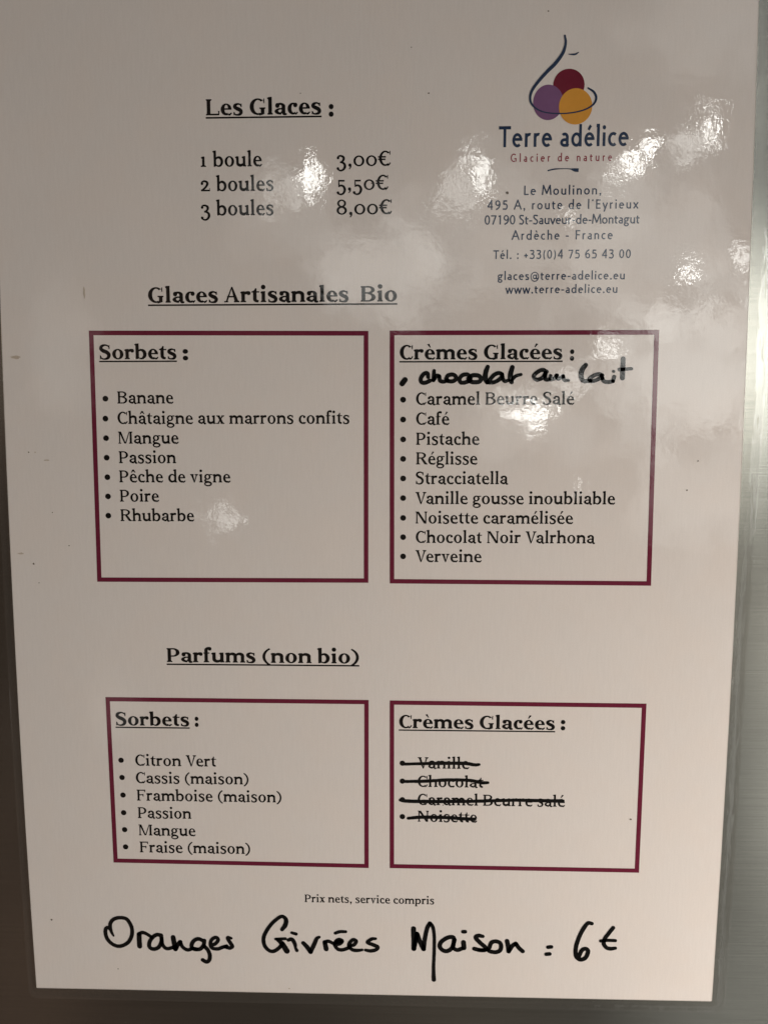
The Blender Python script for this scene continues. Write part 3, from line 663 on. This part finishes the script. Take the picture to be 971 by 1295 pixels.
def sans_glyph(ch, f):
    """humanist sans drawn with one pen width"""
    p = f['pen']
    X, C, A, D = 450, 690, 730, -215
    hp = p / 2
    acc = {'\u00e9': ('e', 1), '\u00e8': ('e', -1)}
    if ch in acc:
        w, g = sans_glyph(acc[ch][0], f)
        s, c = acc[ch][1], w / 2
        return w, g + stroke([(c - 45 * s, X + 85, p * .8), (c + 50 * s, X + 235, p * .95)])

    def L(*pts):
        out = []
        for a, b in zip(pts, pts[1:]):
            out += stroke([(a[0], a[1], p), (b[0], b[1], p)])
        for a in pts[1:-1]:
            out += disc(a[0], a[1], hp * .98, n=12)
        return out

    def O(x0, y0, x1, y1, a0=0, a1=360):
        return arc(x0, y0, x1, y1, a0, a1, p, p, p * .88, p * .88)

    s = {}
    if ch == ' ':
        return 270, []
    if ch == 'a':
        return 450, O(55, X - 300, 385, X + 10, 0, 140) + L((385 - hp, 0), (385 - hp, X - 145)) + O(38, -10, 400, 275, 80, 280) + rect(210, 275 - p * .88, 385 - p, 275) + rect(210, -10, 300, -10 + p * .88) + L((290, 20), (370, 100))
    if ch == 'c':
        return 430, O(40, -10, 470, X + 10, 52, 308)
    if ch == 'd':
        return 540, O(40, -10, 470, X + 10) + L((470 - hp, 0), (470 - hp, A))
    if ch == 'e':
        return 490, O(40, -10, 455, X + 10, 0, 312) + rect(70, 205, 455, 205 + p * .85)
    if ch == 'g':
        return 500, O(50, 130, 400, X + 10) + L((290, X - hp * .8), (465, X - hp * .8)) + L((140, 160), (95, 95), (160, 50)) + O(40, D, 440, 85)
    if ch == 'h':
        return 520, L((70 + hp, 0), (70 + hp, A)) + O(70, X - 340, 455, X + 10, 0, 165) + L((455 - hp, 0), (455 - hp, X - 165))
    if ch == 'n':
        return 520, L((70 + hp, 0), (70 + hp, X)) + O(70, X - 340, 455, X + 10, 0, 165) + L((455 - hp, 0), (455 - hp, X - 165))
    if ch == 'u':
        return 520, L((455 - hp, 0), (455 - hp, X)) + O(65, -10, 455, 330, 180, 345) + L((65 + hp, 155), (65 + hp, X))
    if ch == 'i':
        return 240, L((120, 0), (120, X)) + disc(120, X + 165, p * .62)
    if ch == 'l':
        g = L((120, 0), (120, A))
        if f.get('flag'):
            g = g + L((40, A - hp), (120, A - hp))
        return 240, g
    if ch == 'o':
        return 530, O(40, -10, 490, X + 10)
    if ch == 'r':
        return 365, L((70 + hp, 0), (70 + hp, X)) + O(75, X - 320, 440, X + 10, 70, 165)
    if ch == 's':
        return 400, stroke([(320, 415, p), (220, X - hp + 8, p), (110, 405, p), (100, 310, p), (200, 235, p), (300, 165, p), (295, 55, p), (190, hp - 8, p), (65, 45, p)])
    if ch == 't':
        return 350, L((140, 90), (140, X + 115)) + rect(40, X - p * .9, 310, X) + arc(140 - hp, -10, 390, 200, 180, 290, p, p, p * .9, p * .9)
    if ch == 'v':
        return 450, L((45, X), (225, 10), (405, X))
    if ch == 'w':
        return 680, L((45, X), (195, 10), (340, X - 20), (485, 10), (635, X))
    if ch == 'x':
        return 470, L((50, 0), (415, X)) + L((50, X), (415, 0))
    if ch == 'y':
        return 460, L((45, X), (235, 20)) + L((415, X), (235, 20), (150, D))
    if ch == 'A':
        return 660, L((40, 0), (330, C), (620, 0)) + rect(160, 215, 500, 215 + p * .88)
    if ch == 'E':
        return 520, L((85 + hp, 0), (85 + hp, C)) + rect(85, 0, 455, p * .88) + rect(85, C - p * .88, 455, C) + rect(85, 315, 425, 315 + p * .88)
    if ch == 'F':
        return 500, L((85 + hp, 0), (85 + hp, C)) + rect(85, C - p * .88, 450, C) + rect(85, 300, 420, 300 + p * .88)
    if ch == 'G':
        return 700, O(40, -10, 700, C + 10, 48, 300) + L((600, 30), (600, 320)) + rect(420, 320 - p * .88, 600 + hp, 320)
    if ch == 'L':
        return 480, L((85 + hp, 0), (85 + hp, C)) + rect(85, 0, 440, p * .88)
    if ch == 'M':
        return 800, L((70, 0), (140, C), (400, 110), (660, C), (730, 0))
    if ch == 'S':
        return 500, stroke([(410, 630, p), (290, C - hp + 8, p), (140, 640, p), (110, 510, p), (220, 390, p), (350, 290, p), (390, 160, p), (290, 30, p), (170, hp - 8, p), (60, 50, p)])
    if ch == 'T':
        return 540, L((270, 0), (270, C)) + rect(20, C - p * .95, 520, C)
    if ch == '0':
        return 530, O(45, -10, 485, C + 10)
    if ch == '1':
        return 530, L((290, 0), (290, C)) + L((290, C - hp), (160, C - 90))
    if ch == '3':
        return 530, stroke([(80, 640, p), (230, C - hp + 8, p), (380, 620, p), (385, 480, p), (300, 395, p), (190, 365, p)]) + stroke([(190, 365, p), (330, 350, p), (425, 250, p), (410, 100, p), (290, 15, p), (170, hp - 8, p), (60, 45, p)])
    if ch == '4':
        return 530, L((370, 0), (370, C), (60, 200)) + rect(50, 165, 480, 165 + p * .88)
    if ch == '5':
        return 530, L((420, C - hp), (150, C - hp), (130, 385)) + stroke([(130, 385, p), (260, 420, p), (390, 350, p), (425, 200, p), (340, 50, p), (200, hp - 8, p), (75, 40, p)])
    if ch == '6':
        return 530, O(55, -10, 480, 420) + stroke([(75, 230, p), (110, 420, p), (220, 580, p), (400, 680, p)])
    if ch == '9':
        return 530, O(50, 270, 475, 700) + stroke([(455, 460, p), (420, 270, p), (310, 110, p), (130, 10, p)])
    if ch == '7':
        return 530, rect(55, C - p * .88, 475, C) + L((440, C - hp), (200, 0))
    if ch == ',':
        return 250, disc(130, 45, p * .65) + stroke([(150, 45, p * .9), (140, -40, p * .7), (85, -120, p * .5)])
    if ch == '.':
        return 250, disc(125, 45, p * .68)
    if ch == ':':
        return 250, disc(125, 50, p * .68) + disc(125, 380, p * .68)
    if ch == '-':
        return 340, rect(50, 205, 290, 205 + p * .9)
    if ch == '+':
        return 440, rect(60, 250 - hp, 380, 250 + hp) + rect(220 - hp, 90, 220 + hp, 410)
    if ch == '(':
        return 320, arc(85, -150, 560, 760, 118, 242, p * .9, p, p, p)
    if ch == ')':
        return 320, arc(-240, -150, 235, 760, -62, 62, p, p * .9, p, p)
    if ch == "'":
        return 230, disc(125, 620, p * .6) + stroke([(120, 620, p * .8), (95, 560, p * .5)]) + stroke([(110, 650, p * .7), (150, 710, p * .4)])
    if ch == '@':
        return 800, arc(45, -150, 755, 640, -50, 310, p * .7, p * .7, p * .7, p * .7) + arc(230, 60, 560, 430, 0, 360, p * .8, p * .8, p * .8, p * .8) + stroke([(540, 430, p * .8), (530, 130, p * .8), (600, 80, p * .75), (690, 180, p * .7)])
    raise KeyError(ch)


SANS = dict(pen=106)
LOGOFACE = dict(pen=112, flag=True)
_cache = {}


def union(polys):
    """triangulated union of overlapping polygons"""
    vs, fs = [], []
    for p in polys:
        a = sum(p[i][0] * p[(i + 1) % len(p)][1] - p[(i + 1) % len(p)][0] * p[i][1] for i in range(len(p)))
        if abs(a) < 1e-9:
            continue
        q = p if a > 0 else p[::-1]
        fs.append(list(range(len(vs), len(vs) + len(q))))
        vs += [Vector(v) for v in q]
    r = delaunay_2d_cdt(vs, [], fs, 0, 1e-5)
    tests = []
    for q in fs:
        pts = [(vs[i].x, vs[i].y) for i in q]
        xs, ys = [p[0] for p in pts], [p[1] for p in pts]
        tests.append((min(xs), max(xs), min(ys), max(ys), pts))

    def inked(x, y):
        for x0, x1, y0, y1, pts in tests:
            if x0 <= x <= x1 and y0 <= y <= y1:
                c = False
                px, py = pts[-1]
                for qx, qy in pts:
                    if (qy > y) != (py > y) and x < (px - qx) * (y - qy) / (py - qy) + qx:
                        c = not c
                    px, py = qx, qy
                if c:
                    return True
        return False

    out_f = []
    for f in r[2]:
        a, b, c = [r[0][i] for i in f[:3]]
        ar = (b - a).cross(c - a)
        if abs(ar) < 1e-10 or not inked((a.x + b.x + c.x) / 3, (a.y + b.y + c.y) / 3):
            continue        # outside the stroke, or the open counter of a letter
        out_f.append(list(f) if ar > 0 else list(f)[::-1])
    return [tuple(v) for v in r[0]], out_f


def glyph(face, ch):
    k = (id(face), ch)
    if k not in _cache:
        w, polys = (sans_glyph if 'pen' in face else serif_glyph)(ch, face)
        _cache[k] = (w,) + (union(polys) if polys else ([], []))
    return _cache[k]


def extent(face, text, track=0):
    """advance, ink start, ink end in font units"""
    x, lo, hi = 0.0, 1e9, -1e9
    for i, ch in enumerate(text):
        w, v, f = glyph(face, ch)
        if i and text[i - 1] == 'V' and ch in 'ae':
            x -= 60
        if v:
            lo = min(lo, x + min(p[0] for p in v))
            hi = max(hi, x + max(p[0] for p in v))
        x += w + track
    return x, lo, hi


class Sheet:
    """flat print in sheet millimetres, one mesh"""
    def __init__(self):
        self.v, self.f = [], []

    def add(self, v, f):
        n = len(self.v)
        self.v += v
        self.f += [[i + n for i in q] for q in f]

    def polys(self, polys):
        v, f = union(polys)
        self.add(v, f)

    def text(self, face, text, x0, z0, x1, z1, em, track=0):
        """text whose ink runs from (x0, z0) to (x1, z1) along its baseline; em is the type size in mm"""
        _, lo, hi = extent(face, text, track)
        sx = (x1 - x0) / (hi - lo)
        tilt = (z1 - z0) / (x1 - x0)
        sy = em / 1000.0
        x = 0.0
        for i, ch in enumerate(text):
            w, v, f = glyph(face, ch)
            if i and text[i - 1] == 'V' and ch in 'ae':
                x -= 60
            pts = []
            for p in v:
                dxx = (x + p[0] - lo) * sx
                pts.append((x0 + dxx, z0 + tilt * dxx + p[1] * sy))
            if v:
                self.add(pts, f)
            x += w + track

    def build(self, name, mat, parent, y, label=None):
        me = bpy.data.meshes.new(name)
        me.from_pydata([(a / 1000.0, -y / 1000.0, b / 1000.0) for a, b in self.v], [], self.f)
        me.update()
        return put(name, me, mat, parent, label)


def put(name, me, mat, parent=None, label=None):
    o = bpy.data.objects.new(name, me)
    COL.objects.link(o)
    if mat:
        me.materials.append(mat)
    if parent is not None:
        o.parent = parent
        o.matrix_parent_inverse = parent_world(parent).inverted()
    if label:
        o['label'] = label
    return o


def parent_world(o):
    m = Matrix.Translation(o.location)
    return m


def med_em(face, lines, track=0):
    e = []
    for t, x0, z0, x1, z1 in lines:
        _, lo, hi = extent(face, t, track)
        e.append((x1 - x0) / (hi - lo) * 1000)
    e.sort()
    return e[len(e) // 2]


# ---------------------------------------------------------------- wall behind the menu
def box_mesh(name, lo, hi, bevel=0.0):
    x0, y0, z0 = lo
    x1, y1, z1 = hi
    v = [(x0, y0, z0), (x1, y0, z0), (x1, y1, z0), (x0, y1, z0), (x0, y0, z1), (x1, y0, z1), (x1, y1, z1), (x0, y1, z1)]
    f = [(0, 1, 5, 4), (1, 2, 6, 5), (2, 3, 7, 6), (3, 0, 4, 7), (4, 5, 6, 7), (3, 2, 1, 0)]
    me = bpy.data.meshes.new(name)
    me.from_pydata(v, [], f)
    me.update()
    return me


wall = put('wall', box_mesh('wall', (-0.30, 0.0006, -0.30), (0.52, 0.0026, 0.60)), M_METAL)
wall['kind'] = 'structure'
wall['label'] = 'brushed grey stainless steel panel behind the menu'

# ---------------------------------------------------------------- the laminated sheet
root = bpy.data.objects.new('laminated_menu', None)
COL.objects.link(root)
root.location = (0.105, 0.0, 0.0)
root.empty_display_size = 0.03
root['label'] = 'white laminated ice cream menu with maroon boxes and handwritten marker notes'
root['category'] = 'menu'


def edge_at(pts, z):
    """x of a measured edge at height z, by straight pieces, carried on beyond its ends"""
    pts = sorted(pts, key=lambda p: p[1])
    for a, b in zip(pts, pts[1:]):
        if z <= b[1] or b is pts[-1]:
            return a[0] + (b[0] - a[0]) * (z - a[1]) / (b[1] - a[1])


def smooth_edge(pts):
    """cubic least squares through a measured edge"""
    import numpy as np
    z = [p[1] for p in pts]
    x = [p[0] for p in pts]
    c = np.polyfit(z, x, 2)
    return lambda q: float(np.polyval(c, q))


LE, RE = smooth_edge(LEFT_EDGE), smooth_edge(RIGHT_EDGE)
TOP = 297.0
NX, NZ = 24, 34
v, f = [], []
for j in range(NZ + 1):
    for i in range(NX + 1):
        s, t = i / NX, j / NZ
        zb = 0.0 + s * (BOTTOM_EDGE[-1][1] - 0.0)
        z = zb + (TOP - zb) * t
        x = LE(z) + (RE(z) - LE(z)) * s
        v.append((x / 1000, 0.0, z / 1000))
n0 = len(v)
v += [(a, 0.0004, c) for a, b, c in v]
for j in range(NZ):
    for i in range(NX):
        a = j * (NX + 1) + i
        f.append((a, a + 1, a + NX + 2, a + NX + 1))
        f.append((a + n0, a + n0 + NX + 1, a + n0 + NX + 2, a + n0 + 1))
ring = [i for i in range(NX + 1)] + [j * (NX + 1) + NX for j in range(1, NZ + 1)] + [NZ * (NX + 1) + i for i in range(NX - 1, -1, -1)] + [j * (NX + 1) for j in range(NZ - 1, 0, -1)]
for a, b in zip(ring, ring[1:] + ring[:1]):
    f.append((a, a + n0, b + n0, b))
me = bpy.data.meshes.new('paper')
me.from_pydata(v, [], f)
me.update()
paper = put('paper', me, M_PAPER, root)

# clear film margin: welded to the sheet's edge, sinking towards the wall and curling a little at its rim
steps = 9
prof = [(0.0, -0.00006), (0.07, -0.00004), (0.16, 0.00001), (0.28, 0.00007), (0.42, 0.00012), (0.58, 0.00014), (0.74, 0.00014), (0.9, 0.00012), (1.0, 0.00011)]
rim = []
SEG = 60
for k in range(SEG + 1):
    z = TOP * (1 - k / SEG) + 0.0 * k / SEG
    rim.append((LE(z), z, -1.0, 0.0, 2.6))
for k in range(1, 8):
    a = math.pi / 2 * k / 8
    rim.append((LE(0), 0.0, -math.cos(a), -math.sin(a), 2.6 + 1.0 * k / 8))
for k in range(0, SEG + 1):
    s = k / SEG
    x = LE(0) + (RE(0) - LE(0)) * s
    rim.append((x, s * BOTTOM_EDGE[-1][1], 0.0, -1.0, 3.6))
for k in range(1, 8):
    a = math.pi / 2 * k / 8
    rim.append((RE(BOTTOM_EDGE[-1][1]), BOTTOM_EDGE[-1][1], math.sin(a), -math.cos(a), 3.6 + 0.6 * k / 8))
for k in range(SEG + 1):
    z = BOTTOM_EDGE[-1][1] + (TOP - BOTTOM_EDGE[-1][1]) * k / SEG
    rim.append((RE(z), z, 1.0, 0.0, 4.2 + 2.2 * max(0.0, min(1.0, (z - 110) / 120.0))))
v, f = [], []
for (x, z, nx, nz, wd) in rim:
    for (a, y) in prof:
        d = a * wd - 0.25 * (1 - a)
        v.append(((x + nx * d) / 1000, y, (z + nz * d) / 1000))
m_ = len(prof)
for k in range(len(rim) - 1):
    for i in range(m_ - 1):
        a = k * m_ + i
        f.append((a, a + 1, a + m_ + 1, a + m_))
me = bpy.data.meshes.new('film_margin')
me.from_pydata(v, [], f)
for p_ in me.polygons:
    p_.use_smooth = True
me.update()
film = put('film_margin', me, M_FILM, root, 'clear plastic film margin around the paper')

Y1, Y2, Y3 = 0.04, 0.07, 0.10


def line(name, face, ln, em, mat, parent, track=0, under=None, extra=None, bullet=None, y=Y1, label=None):
    s = Sheet()
    s.text(face, ln[0], *ln[1:], em, track)
    if under:
        t = (ln[4] - ln[2]) / (ln[3] - ln[1])
        off, th = under
        s.polys([[(ln[1] - .1, ln[2] - off - th), (ln[3] + .1, ln[4] - off - th), (ln[3] + .1, ln[4] - off), (ln[1] - .1, ln[2] - off)]])
    if extra:
        s.text(face, extra[0], *extra[1:], em)
    if bullet:
        s.polys(disc(bullet[0], bullet[1], 0.83, n=22))
    return s.build(name, mat, parent, y, label)


# headings and prices
em_h = med_em(BOLD, [HEAD[0], HEAD[2], HEAD[3]])
line('heading', BOLD, HEAD[0], em_h, M_BLACK, root, under=(0.42, 0.44), extra=HEAD[1], label='underlined heading Les Glaces')
line('heading', BOLD, HEAD[2], em_h, M_BLACK, root, under=(0.46, 0.44), label='underlined heading Glaces Artisanales Bio')
line('heading', BOLD, HEAD[3], em_h, M_BLACK, root, under=(0.46, 0.44), label='underlined heading Parfums (non bio)')
em_p = med_em(REG, PRICE)
for i in range(3):
    line('serving_size', REG, PRICE[2 * i], em_p, M_BLACK, root, label='printed serving size ' + PRICE[2 * i][0])
    line('price', REG, PRICE[2 * i + 1], em_p, M_BLACK, root, label='printed price ' + PRICE[2 * i + 1][0])

# four boxes of flavours
em_t = med_em(BOLD, [T1[0], T2[0], T3[0], T4[0]])
em_l = med_em(REG, L1 + L2 + L3)
names = ['upper left maroon box of sorbets', 'upper right maroon box of ice creams', 'lower left maroon box of sorbets', 'lower right maroon box with crossed out ice creams']
for bi, (bx, tt, ls, bs) in enumerate(zip(BOXES, (T1, T2, T3, T4), (L1, L2, L3, L4), (B1, B2, B3, B4))):
    (ax, az), (bx_, bz), (cx, cz), (dx_, dz_) = bx
    k = 1.3
    inn = [(ax + k, az - k), (bx_ - k, bz - k), (cx - k, cz + k), (dx_ + k, dz_ + k)]
    s = Sheet()
    for a, b, c, d in zip(bx, bx[1:] + bx[:1], inn[1:] + inn[:1], inn):
        s.polys([[a, b, c, d]])
    frame = s.build('flavour_box', M_MAROON, root, Y1, names[bi])
    line('box_title', BOLD, tt[0], em_t, M_BLACK, frame, under=(0.42, 0.40), extra=tt[1])
    for ln, bl in zip(ls, bs):
        line('flavour_line', REG, ln, em_l, M_BLACK, frame, bullet=bl, label='printed flavour ' + ln[0])
    if bi == 1:
        s = Sheet()
        for wd in EXTRA_WORDS:
            for st in wd:
                s.polys(stroke([tuple(p) for p in st], caps=True, wob=0.04))
        s.build('handwritten_line', M_MARKER, frame, Y2, 'flavour added by hand in black marker, chocolat au lait')
    if bi == 3:
        for st in STRIKES:
            s = Sheet()
            s.polys(stroke([tuple(p) for p in st], caps=True, sub=9, wob=0.07))
            s.build('marker_strike', M_MARKER, frame, Y2)

line('footer_line', REG, FOOT[0], med_em(REG, FOOT), M_BLACK, root, label='small printed footer about net prices')
for wd, t in zip(OFFER_WORDS, ('Oranges', 'Givr\u00e9es', 'Maison : 6 \u20ac')):
    s = Sheet()
    for st in wd:
        s.polys(stroke([tuple(p) for p in st], caps=True, wob=0.04))
    s.build('handwritten_word', M_MARKER, root, Y2, 'black marker word ' + t)

# ice cream maker's emblem
s = Sheet()
s.polys(stroke([tuple(p) for p in SWOOSH], caps=True))
s.polys(stroke([tuple(p) for p in LEAF], caps=False))
emblem = s.build('emblem', M_NAVY, root, Y3, 'navy cone outline emblem with three coloured scoops')
for (sc, mt, y, t) in zip(SCOOPS, (M_RED, M_PURPLE, M_ORANGE), (0.03, 0.05, 0.07), ('dark red scoop', 'purple scoop', 'orange scoop')):
    s = Sheet()
    s.polys(disc(sc[0], sc[1], sc[2], sc[3], n=48))
    s.build('scoop', mt, emblem, y, t)
line('maker_name', LOGOFACE, NAME[0], 5.5 / 0.690, M_NAVY, root, label='large navy maker name')
line('tagline', SANS, TAG[0], 2.15 / 0.690, M_TAG, root, track=230, label='small crimson tagline')
s = Sheet()
s.polys(stroke([tuple(p) for p in FLOURISH], caps=False))
s.build('flourish', M_NAVY, root, Y1)
TRACKS = [70, 90, -25, 80, 60, 40, 40]
CAPS = [2.5, 2.5, 2.5, 2.5, 2.35, 2.35, 2.35]
for ln, tr, cp in zip(ADDR, TRACKS, CAPS):
    line('address_line', SANS, ln, cp / 0.690, M_NAVY, root, track=tr, label='navy address line ' + ln[0])
for (x, z, r) in SPECKS:
    s = Sheet()
    n = 9
    s.polys([[(x + r * rnd.uniform(.5, 1.0) * math.cos(2 * math.pi * i / n), z + .8 * r * rnd.uniform(.5, 1.0) * math.sin(2 * math.pi * i / n)) for i in range(n)]])
    s.build('dirt_speck', M_SPECK, root, Y2)
for (x, z, a, b) in SMUDGES:
    s = Sheet()
    n = 14
    s.polys([[(x + a * rnd.uniform(.55, 1.0) * math.cos(2 * math.pi * i / n), z + b * rnd.uniform(.55, 1.0) * math.sin(2 * math.pi * i / n)) for i in range(n)]])
    s.build('smudge', M_SMUDGE, root, Y2)
